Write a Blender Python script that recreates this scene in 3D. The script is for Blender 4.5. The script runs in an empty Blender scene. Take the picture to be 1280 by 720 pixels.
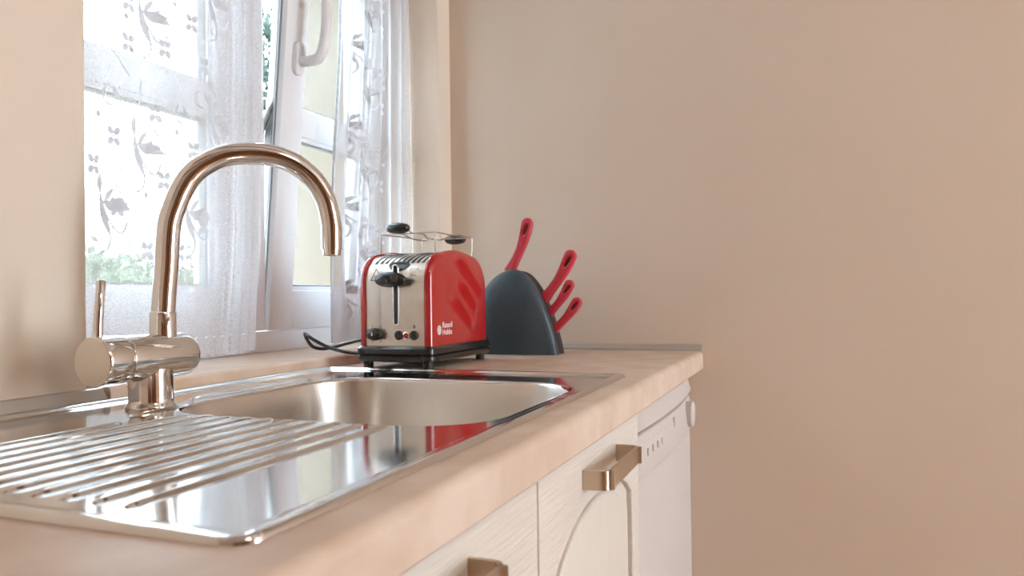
import bpy, bmesh, math, random
from mathutils import Vector, Matrix, noise

random.seed(7)
SC = bpy.context.scene
COL = SC.collection
PI = math.pi

# ------------------------------------------------------------------ camera
cam_d = bpy.data.cameras.new('camera')
cam = bpy.data.objects.new('camera', cam_d)
COL.objects.link(cam)
R_ = Vector((0.92932445, 0.36902448, -0.01330407))
U_ = Vector((0.01647514, -0.00544322, 0.99984946))
F_ = Vector((-0.36889651, 0.92940373, 0.01113825))
cam.matrix_world = Matrix(((R_.x, U_.x, -F_.x, 0.82513), (R_.y, U_.y, -F_.y, -1.68243), (R_.z, U_.z, -F_.z, 0.122936), (0, 0, 0, 1)))
cam_d.sensor_width = 36
cam_d.lens = 950.8 * 36 / 1280
cam_d.clip_start = 0.02
cam_d.dof.use_dof = True
cam_d.dof.focus_distance = 1.08
cam_d.dof.aperture_fstop = 9.0
SC.camera = cam

# ------------------------------------------------------------------ sky, lights, exposure
world = bpy.data.worlds.new('overcast_sky')
SC.world = world
world.use_nodes = True
bg = world.node_tree.nodes['Background']
bg.inputs['Color'].default_value = (0.69, 0.85, 1.0, 1)
bg.inputs['Strength'].default_value = 15.0


def area_light(name, loc, rot, sx, sy, power, color, shape='RECTANGLE'):
    d = bpy.data.lights.new(name, 'AREA')
    d.shape = shape
    d.size = sx
    d.size_y = sy
    d.energy = power
    d.color = color
    o = bpy.data.objects.new(name, d)
    o.location = loc
    o.rotation_euler = rot
    COL.objects.link(o)
    return o


# daylight entering by an added, unseen glazed door at the far side of the room
area_light('patio_daylight', (3.93, -0.62, 0.28), (0, math.radians(90), 0), 2.0, 0.9, 24, (1.0, 0.93, 0.84))
SC.view_settings.view_transform = 'Standard'
SC.view_settings.look = 'None'
SC.view_settings.gamma = 1
SC.view_settings.use_curve_mapping = False
SC.view_settings.exposure = 0.30


# ------------------------------------------------------------------ materials
def nd(nt, t, **kw):
    n = nt.nodes.new(t)
    for k, v in kw.items():
        setattr(n, k, v)
    return n


def mat(name, col, rough=0.5, metal=0.0, var=None, bump=None, coat=0.0, spec=None, sheen=0.0):
    """var=(scale, colour2, stretch, contrast); bump=(scale, strength, stretch)"""
    m = bpy.data.materials.new(name)
    m.use_nodes = True
    nt = m.node_tree
    p = nt.nodes['Principled BSDF']
    p.inputs['Base Color'].default_value = (*col, 1)
    p.inputs['Roughness'].default_value = rough
    p.inputs['Metallic'].default_value = metal
    p.inputs['Coat Weight'].default_value = coat
    p.inputs['Coat Roughness'].default_value = 0.03
    if spec is not None:
        p.inputs['Specular IOR Level'].default_value = spec
    tc = nd(nt, 'ShaderNodeTexCoord')

    def tex(scale, stretch, detail=6):
        mp = nd(nt, 'ShaderNodeMapping')
        mp.inputs['Scale'].default_value = stretch
        nt.links.new(tc.outputs['Object'], mp.inputs['Vector'])
        n = nd(nt, 'ShaderNodeTexNoise')
        n.inputs['Scale'].default_value = scale
        n.inputs['Detail'].default_value = detail
        nt.links.new(mp.outputs['Vector'], n.inputs['Vector'])
        return n
    if var:
        n = tex(var[0], var[2])
        r = nd(nt, 'ShaderNodeValToRGB')
        c = var[3]
        r.color_ramp.elements[0].position = 0.5 - c
        r.color_ramp.elements[1].position = 0.5 + c
        r.color_ramp.elements[0].color = (*col, 1)
        r.color_ramp.elements[1].color = (*var[1], 1)
        nt.links.new(n.outputs['Fac'], r.inputs['Fac'])
        nt.links.new(r.outputs['Color'], p.inputs['Base Color'])
    if bump:
        n = tex(bump[0], bump[2])
        b = nd(nt, 'ShaderNodeBump')
        b.inputs['Strength'].default_value = bump[1]
        b.inputs['Distance'].default_value = 0.002
        nt.links.new(n.outputs['Fac'], b.inputs['Height'])
        nt.links.new(b.outputs['Normal'], p.inputs['Normal'])
    return m


ONE = (1, 1, 1)
M = {}
M['wall'] = mat('wall_plaster', (0.69, 0.57, 0.465), 0.75, var=(1.6, (0.66, 0.54, 0.435), ONE, 0.25), bump=(140, 0.10, ONE))
M['wall_end'] = mat('end_wall_plaster', (0.69, 0.57, 0.465), 0.7, var=(1.3, (0.66, 0.535, 0.43), ONE, 0.25), bump=(140, 0.08, ONE))
M['ceiling'] = mat('ceiling_paint', (0.82, 0.76, 0.69), 0.8, bump=(60, 0.1, ONE))
M['floor'] = mat('terracotta', (0.50, 0.25, 0.13), 0.45, var=(3, (0.42, 0.19, 0.09), ONE, 0.3))
M['floor_grout'] = mat('grout', (0.45, 0.38, 0.3), 0.9, var=(9, (0.4, 0.33, 0.26), ONE, 0.3))
M['worktop'] = mat('worktop_laminate', (0.63, 0.50, 0.41), 0.48, var=(16, (0.545, 0.405, 0.31), ONE, 0.14), bump=(300, 0.04, ONE), spec=0.3)
M['sill'] = mat('sill_laminate', (0.74, 0.60, 0.50), 0.38, var=(22, (0.64, 0.45, 0.31), ONE, 0.2), bump=(200, 0.06, ONE))
M['strip'] = mat('aluminium_strip', (0.48, 0.44, 0.40), 0.40, 0.6, bump=(500, 0.05, (1, 0.02, 1)))
M['steel'] = mat('polished_steel', (0.66, 0.64, 0.62), 0.09, 1.0, bump=(90, 0.010, (1, 1, 1)))
M['steel_bowl'] = mat('brushed_steel', (0.70, 0.655, 0.60), 0.30, 1.0, bump=(500, 0.10, (1, 1, 0.03)))
M['chrome'] = mat('chrome', (0.75, 0.74, 0.73), 0.05, 1.0, bump=(30, 0.004, ONE))
M['chrome_cap'] = mat('satin_cap', (0.74, 0.68, 0.60), 0.30, 0.85, bump=(300, 0.02, ONE))
M['toaster_steel'] = mat('toaster_steel', (0.76, 0.69, 0.61), 0.29, 1.0, var=(20, (0.70, 0.60, 0.50), ONE, 0.15), bump=(400, 0.02, (0.05, 1, 1)))
M['red'] = mat('red_enamel', (0.40, 0.008, 0.008), 0.4, 0.0, coat=0.9, var=(4, (0.38, 0.007, 0.007), ONE, 0.3))
M['red'].node_tree.nodes['Principled BSDF'].inputs['Specular IOR Level'].default_value = 0.1
M['red'].node_tree.nodes['Principled BSDF'].inputs['Coat IOR'].default_value = 1.8
M['red_knife'] = mat('red_handle', (0.56, 0.035, 0.055), 0.42, var=(30, (0.52, 0.03, 0.05), ONE, 0.3))
M['red_dark'] = mat('dark_red_recess', (0.22, 0.012, 0.02), 0.5, var=(30, (0.2, 0.01, 0.018), ONE, 0.3))
M['black'] = mat('black_plastic', (0.014, 0.014, 0.014), 0.22, coat=0.2, var=(50, (0.02, 0.02, 0.02), ONE, 0.3))
M['black_matte'] = mat('black_matte', (0.012, 0.012, 0.013), 0.5, var=(50, (0.02, 0.02, 0.02), ONE, 0.3))
M['slate'] = mat('slate_satin', (0.036, 0.056, 0.072), 0.42, var=(300, (0.046, 0.067, 0.084), ONE, 0.3), bump=(900, 0.06, ONE))
M['wire'] = mat('chrome_wire', (0.62, 0.58, 0.54), 0.2, 1.0, var=(60, (0.55, 0.5, 0.46), ONE, 0.3))
M['pvc'] = mat('white_pvc', (0.76, 0.745, 0.75), 0.33, var=(8, (0.73, 0.715, 0.725), ONE, 0.3))
M['gasket'] = mat('grey_gasket', (0.20, 0.21, 0.21), 0.5, var=(40, (0.28, 0.29, 0.29), ONE, 0.3))
M['metal'] = mat('zinc_metal', (0.48, 0.49, 0.48), 0.38, 0.9, var=(50, (0.4, 0.4, 0.4), ONE, 0.3))
M['handle'] = mat('champagne_metal', (0.60, 0.49, 0.36), 0.30, 0.95, bump=(500, 0.05, (1, 0.03, 1)))
M['door'] = mat('cream_lacquer', (0.65, 0.59, 0.525), 0.42, var=(30, (0.61, 0.55, 0.48), (1, 6, 0.25), 0.3), bump=(55, 0.8, (1, 5.0, 0.22)))
M['door_rail'] = mat('cream_lacquer_rail', (0.65, 0.59, 0.525), 0.42, var=(30, (0.61, 0.55, 0.48), (1, 0.25, 6), 0.3), bump=(55, 0.8, (1, 0.22, 5.0)))
M['carcass'] = mat('carcass_board', (0.80, 0.72, 0.62), 0.5, var=(10, (0.77, 0.69, 0.59), ONE, 0.3))
M['white_app'] = mat('white_appliance', (0.56, 0.505, 0.47), 0.36, var=(5, (0.54, 0.485, 0.45), ONE, 0.3))
M['grey_print'] = mat('grey_print', (0.45, 0.42, 0.40), 0.5, var=(50, (0.5, 0.46, 0.44), ONE, 0.3))
M['white_print'] = mat('white_print', (0.85, 0.80, 0.78), 0.4, var=(50, (0.8, 0.76, 0.74), ONE, 0.3))
M['leaf'] = mat('leaf_green', (0.07, 0.095, 0.05), 0.6, var=(3, (0.12, 0.145, 0.08), ONE, 0.3))
M['leaf_dark'] = mat('leaf_dark', (0.012, 0.024, 0.014), 0.6, var=(3, (0.022, 0.040, 0.022), ONE, 0.3))
M['bark'] = mat('bark', (0.10, 0.07, 0.05), 0.8, var=(12, (0.16, 0.12, 0.09), (1, 1, 0.3), 0.3), bump=(30, 0.5, (1, 1, 0.3)))
M['ground'] = mat('garden_ground', (0.24, 0.22, 0.14), 0.9, var=(0.6, (0.28, 0.25, 0.18), ONE, 0.2))
M['wood'] = mat('brown_wood', (0.20, 0.085, 0.035), 0.4, var=(6, (0.30, 0.13, 0.055), (1, 1, 0.08), 0.3), bump=(30, 0.1, (1, 1, 0.05)))
M['outer_stone'] = mat('outer_render', (0.130, 0.098, 0.066), 0.8, var=(7, (0.158, 0.120, 0.083), ONE, 0.25), bump=(60, 0.3, ONE))
M['lamp_glass'] = mat('opal_glass', (0.9, 0.86, 0.8), 0.3, var=(5, (0.88, 0.84, 0.78), ONE, 0.3))


def glass_mat():
    m = bpy.data.materials.new('window_glass')
    m.use_nodes = True
    nt = m.node_tree
    nt.nodes.clear()
    out = nd(nt, 'ShaderNodeOutputMaterial')
    tr = nd(nt, 'ShaderNodeBsdfTransparent')
    tr.inputs['Color'].default_value = (0.95, 0.97, 0.97, 1)
    gl = nd(nt, 'ShaderNodeBsdfGlossy')
    gl.inputs['Roughness'].default_value = 0.02
    fr = nd(nt, 'ShaderNodeLayerWeight')
    pw = nd(nt, 'ShaderNodeMath', operation='POWER')
    pw.inputs[1].default_value = 5.0
    sc = nd(nt, 'ShaderNodeMath', operation='MULTIPLY_ADD')
    sc.inputs[1].default_value = 0.9
    sc.inputs[2].default_value = 0.04
    nt.links.new(fr.outputs['Facing'], pw.inputs[0])
    nt.links.new(pw.outputs['Value'], sc.inputs[0])
    mx = nd(nt, 'ShaderNodeMixShader')
    nt.links.new(sc.outputs['Value'], mx.inputs['Fac'])
    nt.links.new(tr.outputs['BSDF'], mx.inputs[1])
    nt.links.new(gl.outputs['BSDF'], mx.inputs[2])
    nt.links.new(mx.outputs['Shader'], out.inputs['Surface'])
    return m


def sheer_mat(name, cell, open_a, thread_a, flatmix):
    """net curtain: fine cells, mostly see-through, with denser threads"""
    m = bpy.data.materials.new(name)
    m.use_nodes = True
    nt = m.node_tree
    nt.nodes.clear()
    out = nd(nt, 'ShaderNodeOutputMaterial')
    tc = nd(nt, 'ShaderNodeTexCoord')
    mp = nd(nt, 'ShaderNodeMapping')
    mp.inputs['Scale'].default_value = (0.05, 1, 1.25)
    nt.links.new(tc.outputs['Object'], mp.inputs['Vector'])
    vo = nd(nt, 'ShaderNodeTexVoronoi', feature='DISTANCE_TO_EDGE')
    vo.inputs['Scale'].default_value = cell
    vo.inputs['Randomness'].default_value = 0.25
    nt.links.new(mp.outputs['Vector'], vo.inputs['Vector'])
    mr = nd(nt, 'ShaderNodeMapRange')
    mr.inputs['From Min'].default_value = 0.05
    mr.inputs['From Max'].default_value = 0.22
    mr.inputs['To Min'].default_value = thread_a
    mr.inputs['To Max'].default_value = open_a
    nt.links.new(vo.outputs['Distance'], mr.inputs['Value'])
    tr = nd(nt, 'ShaderNodeBsdfTransparent')
    df = nd(nt, 'ShaderNodeBsdfDiffuse')
    df.inputs['Color'].default_value = (0.64, 0.635, 0.655, 1)
    tl = nd(nt, 'ShaderNodeBsdfTranslucent')
    tl.inputs['Color'].default_value = (0.64, 0.635, 0.655, 1)
    ad = nd(nt, 'ShaderNodeMixShader')
    ad.inputs['Fac'].default_value = flatmix
    nt.links.new(df.outputs['BSDF'], ad.inputs[1])
    nt.links.new(tl.outputs['BSDF'], ad.inputs[2])
    mx = nd(nt, 'ShaderNodeMixShader')
    nt.links.new(mr.outputs['Result'], mx.inputs['Fac'])
    nt.links.new(tr.outputs['BSDF'], mx.inputs[1])
    nt.links.new(ad.outputs['Shader'], mx.inputs[2])
    nt.links.new(mx.outputs['Shader'], out.inputs['Surface'])
    return m


def thread_mat():
    m = bpy.data.materials.new('embroidery_thread')
    m.use_nodes = True
    nt = m.node_tree
    nt.nodes.clear()
    out = nd(nt, 'ShaderNodeOutputMaterial')
    tc = nd(nt, 'ShaderNodeTexCoord')
    no = nd(nt, 'ShaderNodeTexNoise')
    no.inputs['Scale'].default_value = 300
    nt.links.new(tc.outputs['Object'], no.inputs['Vector'])
    rp = nd(nt, 'ShaderNodeValToRGB')
    rp.color_ramp.elements[0].color = (0.60, 0.62, 0.67, 1)
    rp.color_ramp.elements[1].color = (0.66, 0.68, 0.73, 1)
    nt.links.new(no.outputs['Fac'], rp.inputs['Fac'])
    df = nd(nt, 'ShaderNodeBsdfDiffuse')
    tl = nd(nt, 'ShaderNodeBsdfTranslucent')
    tr = nd(nt, 'ShaderNodeBsdfTransparent')
    nt.links.new(rp.outputs['Color'], df.inputs['Color'])
    nt.links.new(rp.outputs['Color'], tl.inputs['Color'])
    a = nd(nt, 'ShaderNodeMixShader')
    a.inputs['Fac'].default_value = 0.03
    nt.links.new(df.outputs['BSDF'], a.inputs[1])
    nt.links.new(tl.outputs['BSDF'], a.inputs[2])
    b = nd(nt, 'ShaderNodeMixShader')
    b.inputs['Fac'].default_value = 0.995
    nt.links.new(tr.outputs['BSDF'], b.inputs[1])
    nt.links.new(a.outputs['Shader'], b.inputs[2])
    nt.links.new(b.outputs['Shader'], out.inputs['Surface'])
    return m


M['glass'] = glass_mat()
M['sheer'] = sheer_mat('net_curtain', 420, 0.26, 0.66, 0.02)
M['sheer_dense'] = sheer_mat('gathered_net', 420, 0.50, 0.80, 0.02)
M['thread'] = thread_mat()


def emit_mat(name, col, s):
    m = mat(name, col, 0.4, var=(5, col, ONE, 0.3))
    p = m.node_tree.nodes['Principled BSDF']
    p.inputs['Emission Color'].default_value = (*col, 1)
    p.inputs['Emission Strength'].default_value = s
    return m


# ------------------------------------------------------------------ object helpers
def link_mesh(name, me, m, parent=None, smooth=None):
    o = bpy.data.objects.new(name, me)
    COL.objects.link(o)
    if m is not None:
        me.materials.clear()
        me.materials.append(M[m] if isinstance(m, str) else m)
    if smooth is not None:
        for p in me.polygons:
            p.use_smooth = True
        me.set_sharp_from_angle(angle=math.radians(smooth))
    if parent is not None:
        o.parent = parent
        if parent.type == 'EMPTY':
            o.matrix_parent_inverse = Matrix.Translation(-parent.location)
    return o


def obj(name, bm, m, parent=None, smooth=None):
    me = bpy.data.meshes.new(name)
    bmesh.ops.recalc_face_normals(bm, faces=bm.faces[:])
    bm.to_mesh(me)
    bm.free()
    return link_mesh(name, me, m, parent, smooth)


def thing(name, loc, label=None, cat=None, group=None, kind=None):
    o = bpy.data.objects.new(name, None)
    o.empty_display_size = 0.05
    o.location = loc
    COL.objects.link(o)
    return tag(o, label, cat, group, kind)


def tag(o, label=None, cat=None, group=None, kind=None):
    if label: o['label'] = label
    if cat: o['category'] = cat
    if group: o['group'] = group
    if kind: o['kind'] = kind
    return o


def box(bm, x0, x1, y0, y1, z0, z1, bev=0.0, seg=2):
    r = bmesh.ops.create_cube(bm, size=1.0)
    vs = r['verts']
    for v in vs:
        v.co = Vector((x0 + (v.co.x + .5) * (x1 - x0), y0 + (v.co.y + .5) * (y1 - y0), z0 + (v.co.z + .5) * (z1 - z0)))
    if bev > 0:
        es = list({e for v in vs for e in v.link_edges})
        bmesh.ops.bevel(bm, geom=es, offset=bev, segments=seg, profile=0.5, affect='EDGES')
    return bm


def boxes(*bs, bev=0.0, seg=2):
    bm = bmesh.new()
    for b in bs:
        box(bm, *b, bev=bev, seg=seg)
    return bm


def loft(bm, loops, closed=True, cap0=False, cap1=False):
    rows = [[bm.verts.new(p) for p in lp] for lp in loops]
    n = len(rows[0])
    for a, b in zip(rows[:-1], rows[1:]):
        for i in range(n if closed else n - 1):
            j = (i + 1) % n
            bm.faces.new((a[i], a[j], b[j], b[i]))
    if cap0: bm.faces.new(rows[0][::-1])
    if cap1: bm.faces.new(rows[-1])
    return rows


def rrect(x0, x1, y0, y1, r, z, n=8):
    pts = []
    for cx, cy, a0 in ((x1 - r, y1 - r, 0), (x0 + r, y1 - r, 90), (x0 + r, y0 + r, 180), (x1 - r, y0 + r, 270)):
        for k in range(n + 1):
            a = math.radians(a0 + 90 * k / n)
            pts.append(Vector((cx + r * math.cos(a), cy + r * math.sin(a), z)))
    return pts


def lathe(bm, prof, mtx=None, n=40, cap0=True, cap1=True):
    """prof: list of (radius, height) along local z"""
    mtx = mtx or Matrix.Identity(4)
    loops = [[mtx @ Vector((r * math.cos(2 * PI * k / n), r * math.sin(2 * PI * k / n), h)) for k in range(n)] for r, h in prof]
    loft(bm, loops, True, cap0, cap1)
    return bm


def catmull(pts, sub=8):
    pts = [Vector(p) for p in pts]
    P = [2 * pts[0] - pts[1]] + pts + [2 * pts[-1] - pts[-2]]
    out = []
    for i in range(1, len(P) - 2):
        p0, p1, p2, p3 = P[i - 1:i + 3]
        for k in range(sub):
            t = k / sub
            out.append(0.5 * ((2 * p1) + (p2 - p0) * t + (2 * p0 - 5 * p1 + 4 * p2 - p3) * t * t + (3 * p1 - p0 - 3 * p2 + p3) * t ** 3))
    out.append(pts[-1])
    return out


def tube(bm, pts, r, n=12, caps=True, flat=1.0, up=Vector((0, 0, 1))):
    pts = [Vector(p) for p in pts]
    rr = r if isinstance(r, (list, tuple)) else [r] * len(pts)
    loops = []
    t0 = (pts[1] - pts[0]).normalized()
    nrm = up - t0 * up.dot(t0)
    if nrm.length < 1e-4:
        nrm = Vector((1, 0, 0)) - t0 * t0.x
    nrm.normalize()
    for i, p in enumerate(pts):
        a = pts[max(i - 1, 0)]
        b = pts[min(i + 1, len(pts) - 1)]
        t = (b - a).normalized()
        nrm = (nrm - t * nrm.dot(t)).normalized()
        bi = t.cross(nrm)
        loops.append([p + (nrm * math.cos(2 * PI * k / n) * flat + bi * math.sin(2 * PI * k / n)) * rr[i] for k in range(n)])
    loft(bm, loops, True, caps, caps)
    return bm


def plate2d(splines, half, bevel, mtx, res=3):
    """flat outline (with holes) extruded and rounded: outer spline first"""
    cu = bpy.data.curves.new('outline', 'CURVE')
    cu.dimensions = '2D'
    cu.fill_mode = 'BOTH'
    cu.extrude = max(half - bevel, 0.0)
    cu.bevel_depth = bevel
    cu.bevel_resolution = res
    cu.offset = -bevel
    for sp in splines:
        s = cu.splines.new('POLY')
        s.points.add(len(sp) - 1)
        for p, q in zip(s.points, sp):
            p.co = (q[0], q[1], 0, 1)
        s.use_cyclic_u = True
    o = bpy.data.objects.new('outline', cu)
    COL.objects.link(o)
    dg = bpy.context.evaluated_depsgraph_get()
    me = bpy.data.meshes.new_from_object(o.evaluated_get(dg))
    bpy.data.objects.remove(o)
    bpy.data.curves.remove(cu)
    bm = bmesh.new()
    bm.from_mesh(me)
    bpy.data.meshes.remove(me)
    bmesh.ops.remove_doubles(bm, verts=bm.verts[:], dist=1e-6)
    bm.transform(mtx)
    return bm


def text_bm(body, size, mtx, align='LEFT', depth=0.0):
    cu = bpy.data.curves.new('lettering', 'FONT')
    cu.body = body
    cu.size = size
    cu.align_x = align
    cu.extrude = depth
    cu.space_line = 0.85
    o = bpy.data.objects.new('lettering', cu)
    COL.objects.link(o)
    dg = bpy.context.evaluated_depsgraph_get()
    me = bpy.data.meshes.new_from_object(o.evaluated_get(dg))
    bpy.data.objects.remove(o)
    bpy.data.curves.remove(cu)
    bm = bmesh.new()
    bm.from_mesh(me)
    bpy.data.meshes.remove(me)
    bm.transform(mtx)
    return bm


def frame_mtx(origin, ux, uy):
    ux = Vector(ux).normalized()
    uy = Vector(uy).normalized()
    uz = ux.cross(uy)
    o = Vector(origin)
    return Matrix(((ux.x, uy.x, uz.x, o.x), (ux.y, uy.y, uz.y, o.y), (ux.z, uy.z, uz.z, o.z), (0, 0, 0, 1)))


# ------------------------------------------------------------------ room shell  (z = 0 is the worktop surface)
ZF, ZC = -0.90, 1.60          # floor, ceiling
XR, YB = 4.0, -3.6            # right wall, wall behind the camera
N0, N1 = -1.005, -0.062       # window niche along y
NZ = 1.30                     # niche top
XO = -0.43                    # outer face of the thick wall
XW = -0.19                    # inner face of the window frame

struct = lambda o: tag(o, kind='structure')
fl = struct(obj('floor', boxes((XO, XR + .1, YB - .1, 0.1, ZF - .1, ZF - .006)), 'floor_grout'))
tile_me = None
ts, gap = 0.30, 0.006
k = 0
nx = int(XR / ts) + 1
ny = int(-YB / ts)
for i in range(nx):
    for j in range(ny):
        x0, y1 = i * ts, -j * ts
        if x0 + ts > XR + 0.02:
            continue
        if tile_me is None:
            t = obj('floor_tile', boxes((gap / 2, ts - gap / 2, -ts + gap / 2, -gap / 2, -.008, 0), bev=.002, seg=1), 'floor', fl)
            tile_me = t.data
        else:
            t = link_mesh('floor_tile', tile_me, None, fl)
        t.location = (x0, y1, ZF)

struct(obj('ceiling', boxes((XO, XR + .1, YB - .1, 0.1, ZC, ZC + .1)), 'ceiling'))
# window wall with its deep niche; softly rounded plaster corner on the near side
bm = bmesh.new()
rc = 0.014
prof = [Vector((XO, YB - .1, 0)), Vector((XO, N0, 0))]
for k in range(7):
    a = math.radians(90 - 90 * k / 6)
    prof.append(Vector((-rc + rc * math.cos(a), N0 - rc + rc * math.sin(a), 0)))
prof.append(Vector((0, YB - .1, 0)))
loft(bm, [[p + Vector((0, 0, z)) for p in prof] for z in (ZF, ZC)], True, True, True)
prof = [Vector((XO, 0.1, 0)), Vector((0, 0.1, 0))]
rc = 0.004
for k in range(5):
    a = math.radians(-90 * k / 4)
    prof.append(Vector((-rc + rc * math.cos(a), N1 + rc + rc * math.sin(a), 0)))
prof.append(Vector((XO, N1, 0)))
loft(bm, [[p + Vector((0, 0, z)) for p in prof] for z in (ZF, ZC)], True, True, True)
box(bm, XO, 0, N0, N1, ZF, -0.012)
box(bm, XO, 0, N0, N1, NZ, ZC)
wl = struct(obj('wall_left', bm, 'wall', smooth=40))
# rendered stone surround of the opening outside the window
obj('outer_reveal', boxes((XO - .01, XW - .072, N1 - .012, N1 + .05, .012, NZ), (XO - .01, XW - .072, N0 - .05, N0 + .012, .012, NZ), (XO - .01, XW - .072, N0 + .012, N1 - .012, NZ - .012, NZ + .05)), 'outer_stone', wl)
struct(obj('wall_back', boxes((0, XR + .1, 0, 0.1, ZF, ZC)), 'wall_end'))
struct(obj('wall_front', boxes((0, XR + .1, YB - .1, YB, ZF, ZC)), 'wall'))
D0, D1, DZ = -1.12, -0.12, 1.20
struct(obj('wall_right', boxes((XR, XR + .1, YB, D0, ZF, ZC), (XR, XR + .1, D1, 0, ZF, ZC), (XR, XR + .1, D0, D1, DZ, ZC)), 'wall'))
dr = tag(thing('added_door_1', (XR + .05, (D0 + D1) / 2, ZF)), kind='structure')  # unseen glazed door, added for side daylight and metal reflections
obj('frame', boxes((XR - .01, XR + .11, D0, D0 + .06, ZF, DZ), (XR - .01, XR + .11, D1 - .06, D1, ZF, DZ), (XR - .01, XR + .11, D0 + .06, D1 - .06, DZ - .06, DZ),
                   (XR - .01, XR + .11, D0 + .06, D1 - .06, ZF, ZF + .12)), 'wood', dr)
obj('pane', boxes((XR + .045, XR + .051, D0 + .06, D1 - .06, ZF + .12, DZ - .06)), 'glass', dr)
dr = tag(thing('added_door_2', (2.2, YB + .02, ZF)), kind='structure')  # unseen wooden door, added so the tap has something brown to mirror
lf = obj('door_leaf', boxes((1.8, 2.65, YB, YB + .045, ZF, 1.12), bev=.004), 'wood', dr)
obj('door_handle', tube(bmesh.new(), [(1.87, YB + .04, .12), (1.87, YB + .09, .12), (1.99, YB + .09, .12)], .01, 10), 'metal', lf)
obj('frame', boxes((1.72, 1.80, YB, YB + .03, ZF, 1.20), (2.65, 2.73, YB, YB + .03, ZF, 1.20), (1.80, 2.65, YB, YB + .03, 1.12, 1.20)), 'wood', dr)

# unseen wooden beams and cupboard, added to give the chrome dark reflections
for i, y in enumerate((-0.45, -1.25, -2.05, -2.85)):
    struct(obj('trim_%d' % (i + 3), boxes((0.001, XR - .001, y - .06, y + .06, ZC - .11, ZC - .0005), bev=.006), 'wood'))
cu_ = thing('added_cupboard', (3.3, -2.9, ZF), 'unseen brown wooden cupboard added for the chrome to reflect', 'cupboard')
cbd = obj('body', boxes((2.9, 3.95, -3.2, -2.0, ZF, 1.1), bev=.006), 'wood', cu_)
for y0_, y1_ in ((-3.19, -2.61), (-2.59, -2.01)):
    dd = obj('door', boxes((2.878, 2.899, y0_, y1_, ZF + .08, 1.09), bev=.004), 'wood', cu_)
    obj('knob', lathe(bmesh.new(), [(.006, 0), (.006, .014), (.014, .02), (.013, .03), (.001, .033)], frame_mtx((2.878, -2.60 + (.05 if y0_ > -2.7 else -.05), .1), (0, -1, 0), (0, 0, 1)), 16), 'metal', dd, 40)

# unseen ceiling lamp, added as warm fill in the middle of the room
lp = thing('added_ceiling_lamp', (2.0, -1.65, ZC), 'unseen round opal ceiling lamp added as warm fill', 'lamp')
obj('base', lathe(bmesh.new(), [(.17, 0), (.17, -.02), (.16, -.025)], Matrix.Translation((2.0, -1.65, ZC))), 'metal', lp, 40)
obj('lamp_shade', lathe(bmesh.new(), [(.16, -.025), (.155, -.05), (.13, -.075), (.08, -.09), (.001, -.095)], Matrix.Translation((2.0, -1.65, ZC))), emit_mat('added_lamp_glow', (1.0, 0.82, 0.6), 3.0), lp, 60)
al = area_light('added_fill_light', (2.0, -1.65, ZC - .11), (0, 0, 0), .34, .34, 9, (1.0, 0.84, 0.66), 'DISK')

# sealing strips where the worktop meets the walls
bm = bmesh.new()
loft(bm, [[Vector((0.0, y, 0)), Vector((.014, y, 0)), Vector((.014, y, .004)), Vector((.006, y, .016)), Vector((0.0, y, .017))] for y in (-1.52, -.994)], True, True, True)
struct(obj('trim_1', bm, 'strip'))
bm = bmesh.new()
loft(bm, [[Vector((x, 0, 0)), Vector((x, -.014, 0)), Vector((x, -.014, .004)), Vector((x, -.006, .013)), Vector((x, 0, .014))] for x in (0.016, .598)], True, True, True)
struct(obj('trim_2', bm, 'strip'))

# ------------------------------------------------------------------ window

win = tag(thing('window_1', (XW - .035, (N0 + N1) / 2, 0.0)), kind='structure')
bm = bmesh.new()
FX0, FX1 = XW - .07, XW
box(bm, FX0, FX1, N0, N1, .019, .060, .002)
box(bm, FX0, FX1, N0, N1, 1.26, 1.30, .002)
box(bm, FX0, FX1, N0, N0 + .035, .060, 1.26, .002)
box(bm, FX0, FX1, N1 - .012, N1, .060, 1.26, .002)
obj('frame', bm, 'pvc', win, 30)
# inner sill: thick slab of laminate
bm = bmesh.new()
prof = [(XW - .06, -.011), (.0165, -.011), (.0165, .010), (.0150, .0155), (.0105, .0185), (XW - .06, .0185)]
loft(bm, [[Vector((x, y, z)) for x, z in prof] for y in (-.992, N1 - .0005)], True, True, True)
obj('window_sill', bm, 'sill', win, 25)
obj('outer_sill', boxes((XO - .04, FX0, N0, N1, -.012, .012), bev=.003), 'worktop', win)


def rot_sash(bm, ang, zp):
    bm.transform(Matrix.Translation((XW, 0, zp)) @ Matrix.Rotation(ang, 4, 'Y') @ Matrix.Translation((-XW, 0, -zp)))
    return bm


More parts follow.
